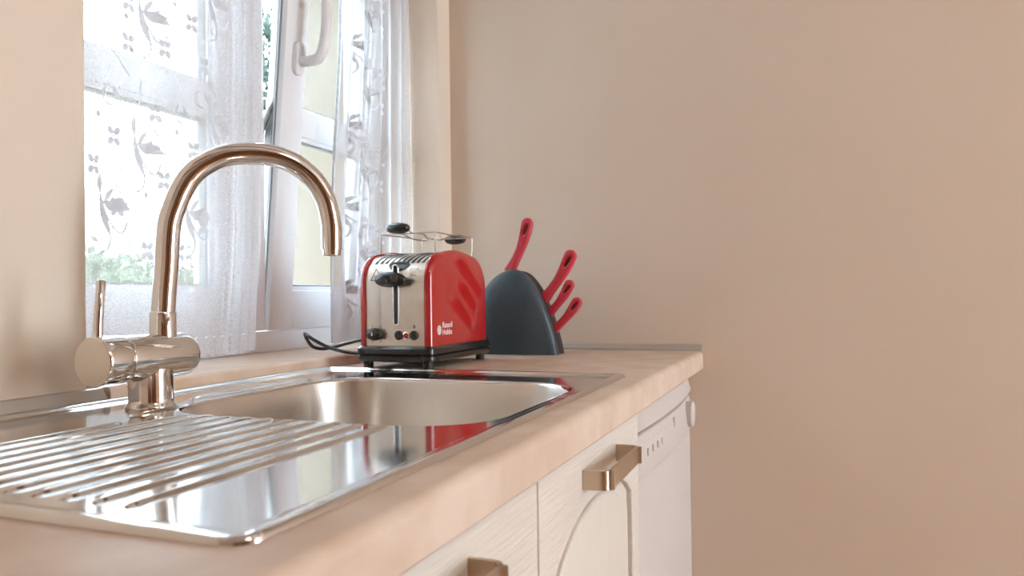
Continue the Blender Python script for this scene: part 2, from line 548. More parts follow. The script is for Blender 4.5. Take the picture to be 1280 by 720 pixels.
def sash(y0, y1, gy0, gy1, ang, parent):
    """one casement: rails, glazing bars and panes; ang tilts it inwards about its bottom edge"""
    z0, z1 = .062, 1.255
    x0, x1 = XW - .052, XW + .004
    rails = bmesh.new()
    if ang:      # overlapping inner flange, body set back behind it
        box(rails, XW - .017, x1, y0, gy0, z0, z1, .003)
        box(rails, x0, XW - .016, y0 + .022, gy0, z0, z1, .002)
    else:
        box(rails, x0, x1, y0, gy0, z0, z1, .003)
    box(rails, x0, x1, gy1, y1, z0, z1, .003)
    box(rails, x0, x1 - .0005, gy0 - .004, gy1 + .004, z0, .142, .003)
    box(rails, x0, x1 - .0005, gy0 - .004, gy1 + .004, 1.18, z1, .003)
    rot_sash(rails, ang, z0)
    s = obj('sash', rails, 'pvc', parent, 30)
    # bevelled glazing beads
    bead = bmesh.new()
    for a, b in ((.142, .461), (.513, .832), (.884, 1.18)):
        box(bead, x0 + .012, x1 - .010, gy0, gy0 + .008, a, b)
        box(bead, x0 + .012, x1 - .010, gy1 - .008, gy1, a, b)
        box(bead, x0 + .012, x1 - .010, gy0, gy1, a, a + .008)
        box(bead, x0 + .012, x1 - .010, gy0, gy1, b - .008, b)
    obj('glazing_bead', rot_sash(bead, ang, z0), 'pvc', s)
    for a, b in ((.461, .513), (.832, .884)):
        obj('glazing_bar', rot_sash(boxes((x0 + .006, x1 - .004, gy0, gy1, a, b), bev=.003), ang, z0), 'pvc', s, 30)
    for a, b in ((.150, .453), (.521, .824), (.892, 1.172)):
        obj('pane', rot_sash(boxes((XW - .026, XW - .022, gy0 + .006, gy1 - .006, a, b)), ang, z0), 'glass', s)
        g = bmesh.new()
        for q in ((gy0 + .008, gy0 + .011, a, b), (gy1 - .011, gy1 - .008, a, b)):
            box(g, XW - .028, XW - .012, q[0], q[1], q[2], q[3])
        box(g, XW - .028, XW - .012, gy0 + .008, gy1 - .008, a, a + .003)
        box(g, XW - .028, XW - .012, gy0 + .008, gy1 - .008, b - .003, b)
        obj('glazing_seal', rot_sash(g, ang, z0), 'gasket', s)
    return s


TILT = math.atan(.084)
sl = sash(-.965, -.459, -.905, -.592, 0.0, win)
sr = sash(-.452, -.076, -.383, -.128, TILT, win)
# edge of the tilted sash: grooves, metal espagnolette strip, seal, locking cam and stay
e = bmesh.new()
box(e, XW - .044, XW - .026, -.4325, -.4295, .075, 1.24)
obj('espagnolette', rot_sash(e, TILT, .062), 'metal', sr)
e = bmesh.new()
box(e, XW - .0195, XW - .0165, -.4500, -.4420, .070, 1.245)
box(e, XW - .0125, XW - .0085, -.4530, -.4515, .070, 1.245)
obj('seal', rot_sash(e, TILT, .062), 'gasket', sr)
e = bmesh.new()
box(e, XW - .046, XW - .024, -.440, -.430, .43, .53, .002)
obj('locking_cam', rot_sash(e, TILT, .062), 'metal', sr)
e = bmesh.new()
tube(e, [(-.222, -.446, .440), (-.205, -.448, .462), (-.185, -.447, .500), (-.176, -.444, .520)], [.007, .007, .006, .004], 8)
obj('stay', e, 'metal', sr, 40)
# lever handle turned upwards
e = bmesh.new()
hm = frame_mtx((XW + .004, -.415, .612), (0, 1, 0), (0, 0, 1))
lo = []
for s_, x in ((1.0, 0), (1.0, .008), (.9, .011), (.6, .0125)):
    lo.append([hm @ Vector((p.x, p.y, x)) for p in rrect(-.0145 * s_, .0145 * s_, -.034 * s_, .034 * s_, .0143 * s_, 0, 6)])
loft(e, lo, True, True, True)
rs = obj('handle_rose', rot_sash(e, TILT, .062), 'pvc', sr, 40)
e = bmesh.new()
path = catmull([(XW + .012, -.415, .606), (XW + .038, -.415, .606), (XW + .057, -.415, .611), (XW + .066, -.414, .628), (XW + .070, -.413, .665), (XW + .069, -.412, .70), (XW + .064, -.412, .735)], 6)
tube(e, path, [.0105] * 8 + [.011 - .000 * i for i in range(len(path) - 8)], 16)
obj('handle', rot_sash(e, TILT, .062), 'pvc', sr, 50)

# ------------------------------------------------------------------ net curtains with woven motifs
HEM, CTOP = .029, 1.02


def lerp(a, b, t): return a + (b - a) * t


def smst(a, b, t):
    t = min(1, max(0, (t - a) / (b - a)))
    return t * t * (3 - 2 * t)


def cur_left(s, z):
    yr = lerp(-.578, -.559, smst(.02, .3, z)) if z < .3 else lerp(-.559, -.551, (z - .3) / .7)
    yl = -.998
    g = smst(.80, .95, s)                       # gathered towards the right-hand edge
    y = lerp(yl, yr, s) + g * .013 * math.sin(2 * PI * 9.0 * (s - .80) / .2 * .5)
    x = -.118 + .0035 * math.sin(11 * s + .8) + .0015 * math.sin(37 * s + 3 * z) + g * .010 * math.cos(2 * PI * 9.0 * (s - .80) / .2 * .5)
    return Vector((x, y, z))


def cur_right(s, z):
    yl = lerp(-.372, -.322, smst(.2, .8, z))
    yr = -.072
    g = 1 - .5 * smst(.25, .5, s) * (1 - smst(.62, .8, s))
    y = lerp(yl, yr, s) + g * .008 * math.sin(2 * PI * 7 * s + 1.2)
    x = lerp(-.098, -.080, s) + g * .009 * math.cos(2 * PI * 7 * s + 1.2) + .002 * math.sin(19 * s + 5 * z)
    return Vector((x, y, z))


def curtain_mesh(f, ns, nz, scallop):
    bm = bmesh.new()
    rows = []
    for j in range(nz + 1):
        t = j / nz
        row = []
        for i in range(ns + 1):
            s = i / ns
            z0 = HEM + (.004 * abs(math.sin(s * scallop)) if j == 0 else 0)
            row.append(bm.verts.new(f(s, lerp(z0, CTOP, t))))
        rows.append(row)
    for a, b in zip(rows[:-1], rows[1:]):
        for i in range(ns):
            bm.faces.new((a[i], a[i + 1], b[i + 1], b[i]))
    return bm


class Motif:
    """flat woven figures laid on the cloth, in (y, z) metres, mapped to the folded cloth"""
    def __init__(self, f, y0, y1):
        self.bm = bmesh.new(); self.f = f; self.y0 = y0; self.y1 = y1

    def pt(self, y, z):
        s = (y - self.y0) / (self.y1 - self.y0)
        s = min(.995, max(.005, s))
        p = self.f(s, z)
        return Vector((p.x + .0012, p.y, p.z))

    def poly(self, pts):
        vs = [self.bm.verts.new(self.pt(*p)) for p in pts]
        try: self.bm.faces.new(vs)
        except ValueError: pass

    def ell(self, y, z, a, b, ang, n=10):
        c, s = math.cos(ang), math.sin(ang)
        self.poly([(y + a * math.cos(t) * c - b * math.sin(t) * s, z + a * math.cos(t) * s + b * math.sin(t) * c) for t in [2 * PI * k / n for k in range(n)]])

    def leaf(self, y, z, ln, w, ang, bend=0.0, n=6):
        up, dn = [], []
        for k in range(n + 1):
            t = k / n
            h = w * math.sin(PI * min(1, t * .92 + .04)) * .5
            a = ang + bend * t
            cy, cz = y + ln * t * math.cos(a), z + ln * t * math.sin(a)
            up.append((cy - h * math.sin(a), cz + h * math.cos(a)))
            dn.append((cy + h * math.sin(a), cz - h * math.cos(a)))
        self.poly(up + dn[::-1])

    def line(self, pts, w):
        P = [Vector((a, b, 0)) for a, b in pts]
        P = catmull(P, 4)
        for a, b in zip(P[:-1], P[1:]):
            d = (b - a)
            if d.length < 1e-6: continue
            nn = Vector((-d.y, d.x, 0)).normalized() * w * .5
            self.poly([(a.x + nn.x, a.y + nn.y), (b.x + nn.x, b.y + nn.y), (b.x - nn.x, b.y - nn.y), (a.x - nn.x, a.y - nn.y)])

    def flower(self, y, z, r=.0140):
        for a in (50, 130, 230, 310):
            a = math.radians(a)
            self.ell(y + r * .62 * math.cos(a), z + r * .72 * math.sin(a), r * .50, r * .36, a)
        self.ell(y, z, r * .16, r * .16, 0, 6)

    def spray(self, y, z, k=1.45):
        for (dy, dz, ln, w, a, bd) in ((-.010, .012, .045, .009, -85, .25), (-.010, .010, .022, .007, 100, -.2), (-.006, .004, .030, .013, -28, .5), (.002, -.003, .026, .010, 25, -.4),
                                       (-.004, .002, .020, .006, 70, -.3), (.004, -.001, .016, .005, 55, -.2)):
            self.leaf(y + dy * k, z + dz * k, ln * k, w * k, math.radians(a), bd)
        self.line([(y - .004 * k, z - .006 * k), (y + .008 * k, z - .022 * k), (y + .018 * k, z - .026 * k), (y + .024 * k, z - .014 * k)], .0034)
        self.line([(y - .002 * k, z - .010 * k), (y + .004 * k, z - .030 * k), (y + .001 * k, z - .043 * k), (y - .008 * k, z - .047 * k)], .0034)

    def loop(self, y, z):
        self.line([(y, z), (y - .008, z - .012), (y - .004, z - .024), (y + .008, z - .028)], .0036)
        self.leaf(y + .010, z + .002, .028, .008, math.radians(-72), .3)


def motif_field(mo, y0, y1, z0, z1, skip=None):
    py, pz = .112, .178
    j = 0
    z = z0
    while z < z1:
        y = y0 + (.056 if j % 2 else 0)
        while y < y1:
            if not skip or not skip(y, z):
                mo.spray(y, z)
                mo.flower(y + .052, z - .030)
                mo.flower(y + .030, z + .045)
                mo.ell(y + .062, z + .020, .0044, .005, 0, 8)
                mo.line([(y + .05, z + .03), (y + .066, z + .045), (y + .07, z + .06)], .0009)
            y += py
        z += pz * .5
        j += 1


cl = thing('net_curtain', (-.118, -.77, HEM), 'wide white floral net curtain over the left casement behind the tap', 'curtain', 'net curtains at the window')
obj('cloth', curtain_mesh(cur_left, 420, 40, 60), 'sheer', cl, 80)
mo = Motif(cur_left, -.998, -.545)
for p in [(-.837, .509), (-.77, .519), (-.715, .577), (-.836, .571), (-.689, .513), (-.863, .365), (-.787, .414), (-.712, .368), (-.901, .318), (-.772, .311), (-.857, .262), (-.80, .20), (-.69, .245), (-.74, .20)]:
    mo.flower(*p)
for p in [(-.841, .548), (-.75, .597), (-.69, .553), (-.891, .392), (-.747, .391), (-.804, .285), (-.66, .30)]:
    mo.ell(p[0], p[1], .0044, .005, 0, 8)
for p in [(-.800, .562), (-.812, .356), (-.874, .262), (-.712, .262), (-.66, .43), (-.66, .63)]:
    mo.spray(*p)
for p in [(-.874, .437), (-.742, .436), (-.70, .47)]:
    mo.loop(*p)
for a in [[(-.873, .50), (-.85, .475), (-.835, .46)], [(-.79, .53), (-.765, .50), (-.742, .47), (-.735, .455)], [(-.82, .42), (-.79, .39), (-.77, .36), (-.775, .345)], [(-.74, .34), (-.72, .345), (-.70, .33)],
          [(-.845, .33), (-.86, .30), (-.85, .28)], [(-.812, .46), (-.815, .43), (-.82, .405)]]:
    mo.line(a, .0024)
motif_field(mo, -.985, -.62, .70, .98)
for i in range(18):
    mo.ell(-.98 + i * .0236, .062, .0045, .0016, .3, 6)
tag(obj('woven_motif', mo.bm, 'thread', cl), kind='stuff')

cr = thing('net_curtain', (-.09, -.21, HEM), 'narrow gathered white net curtain at the right casement behind the toaster', 'curtain', 'net curtains at the window')
obj('cloth', curtain_mesh(cur_right, 300, 40, 40), 'sheer_dense', cr, 80)
mo = Motif(cur_right, -.35, -.072)
motif_field(mo, -.290, -.20, .14, .98)
tag(obj('woven_motif', mo.bm, 'thread', cr), kind='stuff')
rd = thing('curtain_rod', (-.10, (N0 + N1) / 2, 1.02), 'thin white rod across the window niche above the net curtains', 'curtain rod')
obj('rod', tube(bmesh.new(), [(-.10, N0 + .001, 1.024), (-.10, N1 - .001, 1.024)], .005, 10), 'pvc', rd)
for y in (N0 + .004, N1 - .004):
    obj('bracket', lathe(bmesh.new(), [(.012, -.003), (.012, .003)], Matrix.Translation((-.10, y, 1.024)) @ Matrix.Rotation(PI / 2, 4, 'X'), 16), 'pvc', rd)

# ------------------------------------------------------------------ garden outside
struct(obj('ground', boxes((-60, XO - .05, -50, 60, -2.2, -2.0)), 'ground'))


def tree(loc, h, rad, z_low, nleaf, leaf, m, label, group=None, seed=1, trunk=.09, spread=1.0):
    rnd = random.Random(seed)
    t = thing('garden_tree', loc, label, 'tree', group)
    bm = bmesh.new()
    base = Vector(loc)
    tube(bm, [base, base + Vector((.05, .03, h * .45)), base + Vector((-.03, .06, h * .95))], [trunk, trunk * .7, trunk * .15], 8)
    for k in range(9):
        z = lerp(z_low, h * .85, k / 9)
        a = rnd.uniform(0, 2 * PI)
        rr = rad * rnd.uniform(.5, .85)
        tube(bm, [base + Vector((0, 0, z)), base + Vector((math.cos(a) * rr * .5, math.sin(a) * rr * .5, z + rr * .25)), base + Vector((math.cos(a) * rr, math.sin(a) * rr, z + rr * .4))], [trunk * .3, trunk * .2, trunk * .06], 6)
    obj('trunk', bm, 'bark', t, 60)
    vs, fs = [], []
    for k in range(nleaf):
        u = rnd.uniform(-1, 1); a = rnd.uniform(0, 2 * PI); q = rnd.uniform(.25, 1) ** .4
        d = Vector((math.cos(a) * math.sqrt(1 - u * u), math.sin(a) * math.sqrt(1 - u * u), u)) * q
        lump = .75 + .45 * noise.noise(d * 2.6 + Vector((seed * 3.1, 0, 0)))
        c = base + Vector((d.x * rad * lump * spread, d.y * rad * lump * spread, (z_low + h) / 2 + d.z * (h - z_low) / 2 * lump))
        ax = Vector((rnd.gauss(0, 1), rnd.gauss(0, 1), rnd.gauss(0, 1))).normalized()
        bx_ = ax.orthogonal().normalized()
        l = leaf * rnd.uniform(.6, 1.3)
        i = len(vs)
        vs += [c - ax * l, c + bx_ * l * .42, c + ax * l, c - bx_ * l * .42]
        fs.append((i, i + 1, i + 2, i + 3))
    me = bpy.data.meshes.new('foliage')
    me.from_pydata(vs, [], fs)
    tag(link_mesh('foliage', me, m, t), kind='stuff')
    return t


tree((-9.6, 6.9, -2), 3.3, 1.15, .3, 3000, .085, 'leaf', 'pale green bush seen low through the net beside the left wall', 'trees in the garden', 3)
tree((-10.2, 9.6, -2), 3.4, 1.25, .3, 3000, .085, 'leaf', 'green bush seen through the net inside the tap arch', 'trees in the garden', 5)
tree((-13.0, 10.6, -2), 3.5, 1.5, .3, 3000, .10, 'leaf', 'pale bush seen through the net just left of the tap spout', 'trees in the garden', 8)
tree((-4.6, 5.12, -2), 5.8, .80, .6, 5500, .06, 'leaf_dark', 'dark evergreen seen in the gap between the two casements', 'trees in the garden', 11, .12)

# ------------------------------------------------------------------ worktop
SX0, SX1, SY0, SY1 = .018, .562, -1.384, -.5505     # sink outline
CX0, CX1, CY0, CY1 = .034, .546, -1.368, -.566      # cut-out
WY0 = -1.52
bm = bmesh.new()
T = -.040
box(bm, .0005, CX0, CY0, CY1, T, 0)
box(bm, .0005, CX1, WY0, CY0, T, 0)
box(bm, .0005, CX1, CY1, -.0005, T, 0)
nose = [Vector((CX1, 0, 0)), Vector((.589, 0, 0))]
for k in range(1, 8):
    a = math.radians(90 - 90 * k / 8)
    nose.append(Vector((.589 + .011 * math.cos(a), 0, -.011 + .011 * math.sin(a))))
nose += [Vector((.600, 0, -.011)), Vector((.600, 0, T + .003)), Vector((.597, 0, T)), Vector((CX1, 0, T))]
loft(bm, [[p + Vector((0, y, 0)) for p in nose] for y in (WY0, -.0005)], True, True, True)
# the worktop begins in front of the sill's lower lip, so notch is hidden under the sill
tag(obj('worktop', bm, 'worktop', None, 35), 'beige stone-look laminate worktop carrying the sink and toaster', 'worktop')

# ------------------------------------------------------------------ sink
sk = thing('kitchen_sink', ((SX0 + SX1) / 2, (SY0 + SY1) / 2, 0), 'stainless steel inset sink with ribbed drainer in the beige worktop', 'sink')
ZD = .0006


def out(d, z): return rrect(SX0 + d, SX1 - d, SY0 + d, SY1 - d, max(.019 - d * .45, .006), z)


bx0, bx1, by0, by1, br = .128, .528, -1.040, -.668, .085


def bowl(d, z): return rrect(bx0 + d, bx1 - d, by0 + d, by1 - d, max(br - d, .012), z, 12)


bm = bmesh.new()
rows = loft(bm, [out(0, .0002), out(.0004, .0026), out(.0018, .0040), out(.004, .0046), out(.0125, .0046), out(.0145, .0041), out(.0170, .0022), out(.0190, .0010), out(.0215, ZD), out(.0225, ZD)])
rb = loft(bm, [bowl(-.0075, ZD), bowl(-.0065, ZD), bowl(-.003, .0002), bowl(-.001, -.0012), bowl(0, -.0036)])
ring_o = [e for e in bm.edges if len(e.link_faces) == 1 and all(v in set(rows[-1]) for v in e.verts)]
ring_i = [e for e in bm.edges if len(e.link_faces) == 1 and all(v in set(rb[0]) for v in e.verts)]
bmesh.ops.triangle_fill(bm, edges=ring_o + ring_i, use_beauty=True)
obj('deck', bm, 'steel', sk, 50)
bm = bmesh.new()
loft(bm, [bowl(0, -.0036), bowl(.001, -.008), bowl(.004, -.03), bowl(.010, -.120), bowl(.016, -.140), bowl(.028, -.153), bowl(.045, -.158), bowl(.10, -.161), bowl(.125, -.1625)], True, False, True)
obj('bowl', bm, 'steel_bowl', sk, 50)
obj('drain', lathe(bmesh.new(), [(.045, -.161), (.045, -.1595), (.040, -.159), (.036, -.1605), (.012, -.1605), (.010, -.157), (.001, -.157)], Matrix.Translation(((bx0 + bx1) / 2, (by0 + by1) / 2, 0))), 'chrome', sk, 40)


def ridge(path, w, h, taper=.014):
    """pressed rib following a path on the deck"""
    P = [Vector(p) for p in path]
    L = [0]
    for a, b in zip(P[:-1], P[1:]):
        L.append(L[-1] + (b - a).length)
    bm = bmesh.new()
    loops = []
    for i, p in enumerate(P):
        t = (P[min(i + 1, len(P) - 1)] - P[max(i - 1, 0)]).normalized()
        nn = Vector((-t.y, t.x, 0))
        e = min(L[i], L[-1] - L[i])
        k = math.sqrt(max(0, 1 - (1 - min(1, e / taper)) ** 2)) if e < taper else 1.0
        k = max(k, .02)
        loops.append([p + nn * (u * w * .5 * (.35 + .65 * k)) + Vector((0, 0, ZD - .0004 + (h * k + .0004) * .5 * (1 + math.cos(PI * u)))) for u in [-1 + 2 * q / 10 for q in range(11)]])
    loft(bm, loops, False)
    return bm


ends = {0: -1.075, 1: -1.058, 2: -1.048}
NR = 11
for i in range(NR):
    x = .176 + i * .0267
    y1 = {0: -1.115, 1: -1.052, 2: -1.048}.get(i, -1.050)
    y0 = -1.348
    ys = [y0, y0 + .003, y0 + .007, y0 + .014, y0 + .03] + [lerp(y0 + .03, y1 - .03, q / 4) for q in range(1, 4)] + [y1 - .03, y1 - .014, y1 - .007, y1 - .003, y1]
    obj('drainer_rib', ridge([(x, y, 0) for y in ys], .0135, .0030), 'steel', sk, 60)
# step that follows the rear edge of the bowl and sweeps towards the tap
obj('drainer_rib', ridge(catmull([(.092, -.70, 0), (.092, -.80, 0), (.094, -.90, 0), (.102, -.945, 0), (.122, -.972, 0), (.140, -1.00, 0), (.142, -1.03, 0), (.147, -1.06, 0), (.149, -1.085, 0)], 6), .012, .0026), 'steel', sk, 60)

# ------------------------------------------------------------------ tap
fx, fy = .115, -1.022
tp = thing('kitchen_tap', (fx, fy, ZD), 'chrome kitchen tap with high arched spout beside the sink bowl', 'tap')
obj('base', lathe(bmesh.new(), [(.0272, ZD), (.0278, .002), (.0274, .0042), (.0258, .0058), (.0246, .0075), (.0242, .011), (.0240, .040), (.0240, .046)], Matrix.Translation((fx, fy, 0)), 48), 'chrome', tp, 40)
ZB = .0590
my = lambda y: Matrix.Translation((fx, y, ZB)) @ Matrix.Rotation(-PI / 2, 4, 'X')
bd = obj('valve_body', lathe(bmesh.new(), [(.0240, -1.0655), (.0258, -1.0640), (.0262, -1.0615), (.0262, -.985), (.0258, -.976), (.0240, -.9705), (.020, -.9665), (.012, -.9640), (.001, -.9630)], my(0), 48), 'chrome', tp, 40)
cp = obj('control_cap', lathe(bmesh.new(), [(.0248, -1.0665), (.0272, -1.0685), (.0275, -1.072), (.0275, -1.0955), (.0270, -1.0975), (.0262, -1.0985)], my(0), 48, True, False), 'chrome', tp, 40)
obj('cap_face', lathe(bmesh.new(), [(.0262, -1.0985), (.0258, -1.0990), (.013, -1.0992), (.001, -1.0993)], my(0), 48, False, True), 'chrome_cap', cp, 40)
obj('lever', tube(bmesh.new(), [(fx, -1.0915, ZB + .022), (fx, -1.0905, .105), (fx - .0005, -1.0860, .1455), (fx - .0005, -1.0859, .1466)], [.0052, .0050, .0048, .0036], 20), 'chrome', cp, 50)
sx, sy = .115, -1.004
dv = Vector((.68, .73, 0)).normalized()
S0 = Vector((sx, sy, 0))
obj('collar', lathe(bmesh.new(), [(.0152, .074), (.0150, .1085), (.0142, .1100)], Matrix.Translation((sx, sy, 0)) @ Matrix.Rotation(.0, 4, 'Y'), 40), 'chrome', tp, 40)
sp = [(.0005, .1105), (.002, .135), (.0045, .165), (.006, .195), (.0105, .2255), (.030, .270), (.062, .2955), (.102, .3035), (.140, .299), (.1705, .2805), (.189, .253), (.1965, .222), (.1975, .200), (.1975, .186)]
path = catmull([S0 + dv * s + Vector((0, 0, z)) for s, z in sp], 6)
obj('spout', tube(bmesh.new(), path, .0134, 32, True, 1.0, dv), 'chrome', tp, 50)
tip = S0 + dv * .1975
obj('aerator', lathe(bmesh.new(), [(.0118, .1865), (.0120, .1795), (.0112, .1785), (.0098, .1788), (.001, .1800)], Matrix.Translation((tip.x, tip.y, 0)), 32), 'chrome', tp, 40)

# ------------------------------------------------------------------ toaster
TX0, TX1, TY0, TY1 = .0915, .2095, -.535, -.300
to = thing('toaster', ((TX0 + TX1) / 2, (TY0 + TY1) / 2, 0), 'red and steel two-slice toaster on the worktop behind the sink', 'toaster')


def arch(x, ins=0.0, z0=.036, top=.2075, r0=.050, r1=.062, n=12):
    y0, y1 = TY0 + ins, TY1 - ins
    zt = top - ins
    r0 -= ins * .3
    r1 -= ins * .3
    pts = [Vector((x, y0, z0)), Vector((x, y0, z0 + .06))]
    for k in range(n + 1):
        a = math.radians(180 - 90 * k / n)
        pts.append(Vector((x, y0 + r0 + r0 * math.cos(a), zt - .007 - r0 + r0 * math.sin(a))))
    ym0, ym1 = y0 + r0, y1 - r1
    for k in range(1, 8):
        t = k / 8
        pts.append(Vector((x, lerp(ym0, ym1, t), zt - .007 + .007 * math.sin(PI * t))))
    for k in range(n + 1):
        a = math.radians(90 - 90 * k / n)
        pts.append(Vector((x, y1 - r1 + r1 * math.cos(a), zt - .007 - r1 + r1 * math.sin(a))))
    pts += [Vector((x, y1, z0 + .06)), Vector((x, y1, z0))]
    return pts


bm = bmesh.new()
loft(bm, [arch(x, .0015) for x in (TX0, TX0 + .03, .12, .15, .18, TX1 - .03, TX1)], True, True, True)
shell = obj('steel_body', bm, 'toaster_steel', to, 40)


def side(sgn):
    bm = bmesh.new()
    xs = TX1 if sgn > 0 else TX0
    loops = [arch(xs - sgn * .001, -.001)]
    for k in range(0, 7):
        a = math.radians(90 * k / 6)
        loops.append(arch(xs + sgn * (.003 + .0095 * math.sin(a)), -.0018 + .010 * (1 - math.cos(a))))
    base = loops[-1]
    cy = sum(p.y for p in base) / len(base)
    for s_, b in ((.85, .0001), (.6, .0002), (.3, .0003), (.08, .0003)):
        loops.append([Vector((p.x + sgn * b, lerp(cy, p.y, s_), lerp(.10, p.z, s_))) for p in base])
    loft(bm, loops, True, True, True)
    return bm


sp_r = obj('side_panel', side(1), 'red', to, 50)
obj('side_panel', side(-1), 'red', to, 50)
# lettering and round emblem printed on the red side
XT = TX1 + .0130
mt = frame_mtx((XT, -.4955, .0700), (0, 1, 0), (0, 0, 1))
obj('lettering', text_bm('Russell\nHobbs', .0145, mt, depth=.0002), 'white_print', sp_r)
bm = bmesh.new()
em = frame_mtx((XT, -.5068, .0665), (0, 1, 0), (0, 0, 1))


def ring2d(r0, r1, n=24, a0=0, a1=2 * PI, ey=1.0):
    return [(r1 * math.cos(a0 + (a1 - a0) * k / n), ey * r1 * math.sin(a0 + (a1 - a0) * k / n)) for k in range(n)]


bm = plate2d([ring2d(0, .0072, ey=1.15), ring2d(0, .0058, ey=1.15)], .0002, 0, em)
for dx in (-.003, 0, .003):
    h = .0066 * math.sqrt(max(0.0, 1 - (dx / .0065) ** 2))
    b2 = plate2d([[(dx - .0008, -h), (dx + .0008, -h), (dx + .0008, h), (dx - .0008, h)]], .0002, 0, em)
    me_ = bpy.data.meshes.new('t'); b2.to_mesh(me_); b2.free(); bm.from_mesh(me_); bpy.data.meshes.remove(me_)
b2 = plate2d([[(-.0055, -.0008), (.0055, -.0008), (.0055, .0008), (-.0055, .0008)]], .0002, 0, em)
me_ = bpy.data.meshes.new('t'); b2.to_mesh(me_); b2.free(); bm.from_mesh(me_); bpy.data.meshes.remove(me_)
obj('emblem', bm, 'white_print', sp_r)

# plinth and feet
bm = bmesh.new()
PL = lambda d, z, y0=-.546, y1=-.288: rrect(.0745 + d, .2275 - d, y0 + d, y1 - d, .016 - d * .5, z, 6)
loft(bm, [PL(.006, .0125), PL(.002, .0135), PL(0, .0165), PL(0, .0225), PL(.002, .0240), PL(.0035, .0248), PL(.002, .0256), PL(0, .027), PL(0, .0355), PL(.003, .039), PL(.010, .0405)], True, True, True)
obj('plinth', bm, 'black', to, 35)
for x, y in ((.093, -.528), (.211, -.528), (.093, -.306), (.209, -.306)):
    bm = bmesh.new()
    loft(bm, [rrect(x - .0075, x + .0075, y - .0075, y + .0075, .004, z, 3) for z in (0, .014)], True, True, True)
    obj('foot', bm, 'black', to, 40)
obj('crumb_tray', boxes((.10, .20, -.50, -.33, .008, .014), bev=.002), 'black_matte', to)
# front: chrome-rimmed slot, oval lever, browning knob, buttons, printed marks
YF = TY0 + .0015
fm = frame_mtx((.1525, YF, .128), (1, 0, 0), (0, 0, 1))     # local z points to -y


def stadium(w, h, n=10):
    r = w / 2
    pts = []
    for a0, cy in ((0, h / 2 - r), (180, -h / 2 + r)):
        for k in range(n + 1):
            a = math.radians(a0 + 180 * k / n)
            pts.append((r * math.cos(a), cy + r * math.sin(a)))
    return pts


rim = obj('slot_rim', plate2d([stadium(.0135, .107), stadium(.0078, .1015)], .0014, .0012, fm), 'chrome', to, 40)
obj('lever_slot', plate2d([stadium(.0085, .102)], .0006, 0, fm), 'black_matte', to)


def ellipsoid(c, a, b, d, m, name, parent, n=24, k=14, power=1.0):
    bm = bmesh.new()
    loops = []
    for i in range(1, k):
        t = PI * i / k
        rr = math.sin(t) ** power
        loops.append([Vector((c[0] + a * rr * math.cos(2 * PI * q / n), c[1] - d * math.cos(t), c[2] + b * rr * math.sin(2 * PI * q / n))) for q in range(n)])
    loft(bm, loops, True, True, True)
    return obj(name, bm, m, parent, 60)


lv = ellipsoid((.1515, YF - .017, .1545), .0305, .0135, .0085, 'black', 'lever', to, power=.7)
obj('lever_stem', boxes((.149, .155, YF - .012, YF + .001, .150, .159)), 'black', lv)
kn = ellipsoid((.1135, YF - .007, .0605), .0165, .0110, .009, 'black', 'browning_knob', to, power=.7)
obj('knob_pointer', boxes((.1125, .1145, YF - .0165, YF - .0150, .0580, .0640)), 'white_print', kn)
for x, m in ((.1585, 'black'), (.1880, 'black')):
    obj('button', lathe(bmesh.new(), [(.0082, 0), (.0082, .003), (.0066, .0048), (.001, .0052)], frame_mtx((x, YF, .0585), (1, 0, 0), (0, 0, 1)), 24), m, to, 40)
rim2 = obj('button', lathe(bmesh.new(), [(.0068, 0), (.0068, .0026), (.0056, .0034)], frame_mtx((.1733, YF, .0580), (1, 0, 0), (0, 0, 1)), 24), 'chrome', to, 40)
obj('indicator', lathe(bmesh.new(), [(.0052, .0030), (.0046, .0044), (.001, .0047)], frame_mtx((.1733, YF, .0580), (1, 0, 0), (0, 0, 1)), 24), 'red', rim2, 40)
pm = frame_mtx((.1145, YF - .00025, .163), (1, 0, 0), (0, 0, 1))
tri = [(-.0125, -.0095), (.0125, -.0095), (0, .0125)]
tin = [(-.0103, -.0082), (.0103, -.0082), (0, .0099)]
obj('warning_mark', plate2d([tri, tin], .0001, 0, pm), 'black_matte', to)
bm = bmesh.new()
for dx in (-.0030, 0, .0030):
    P = catmull([(.1145 + dx, YF - .0002, .1555), (.1145 + dx + .0008, YF - .0002, .158), (.1145 + dx - .0008, YF - .0002, .160), (.1145 + dx, YF - .0002, .1635)], 3)
    tube(bm, P, .0004, 5)
tube(bm, [(.1105, YF - .0002, .1548), (.1185, YF - .0002, .1548)], .0004, 5)
obj('warning_mark', bm, 'black_matte', to)
pm = frame_mtx((.1875, YF - .00025, .1665), (1, 0, 0), (0, 0, 1))
bread = lambda s: [(-.0055 * s, -.0055 * s), (.0055 * s, -.0055 * s), (.0055 * s, .002 * s), (.0068 * s, .004 * s), (.0055 * s, .0065 * s), (-.0055 * s, .0065 * s), (-.0068 * s, .004 * s), (-.0055 * s, .002 * s)]
obj('toast_mark', plate2d([bread(1.05), bread(.88)], .0001, 0, pm), 'grey_print', to)
obj('toast_mark', plate2d([[(.0085, 0), (.0097, 0), (.0097, .006), (.0112, .006), (.0091, .0095), (.007, .006), (.0085, .006)]], .0001, 0, pm), 'grey_print', to)
bm = bmesh.new()
for a in (-150, -115, -65, -30, 30, 65, 115, 150):
    a = math.radians(a)
    c = Vector((.1135 + .0195 * math.cos(a), YF - .0002, .0605 + .0150 * math.sin(a)))
    box(bm, c.x - .0007, c.x + .0007, c.y - .0001, c.y + .0002, c.z - .0012, c.z + .0012)
obj('dial_marks', bm, 'black_matte', to)
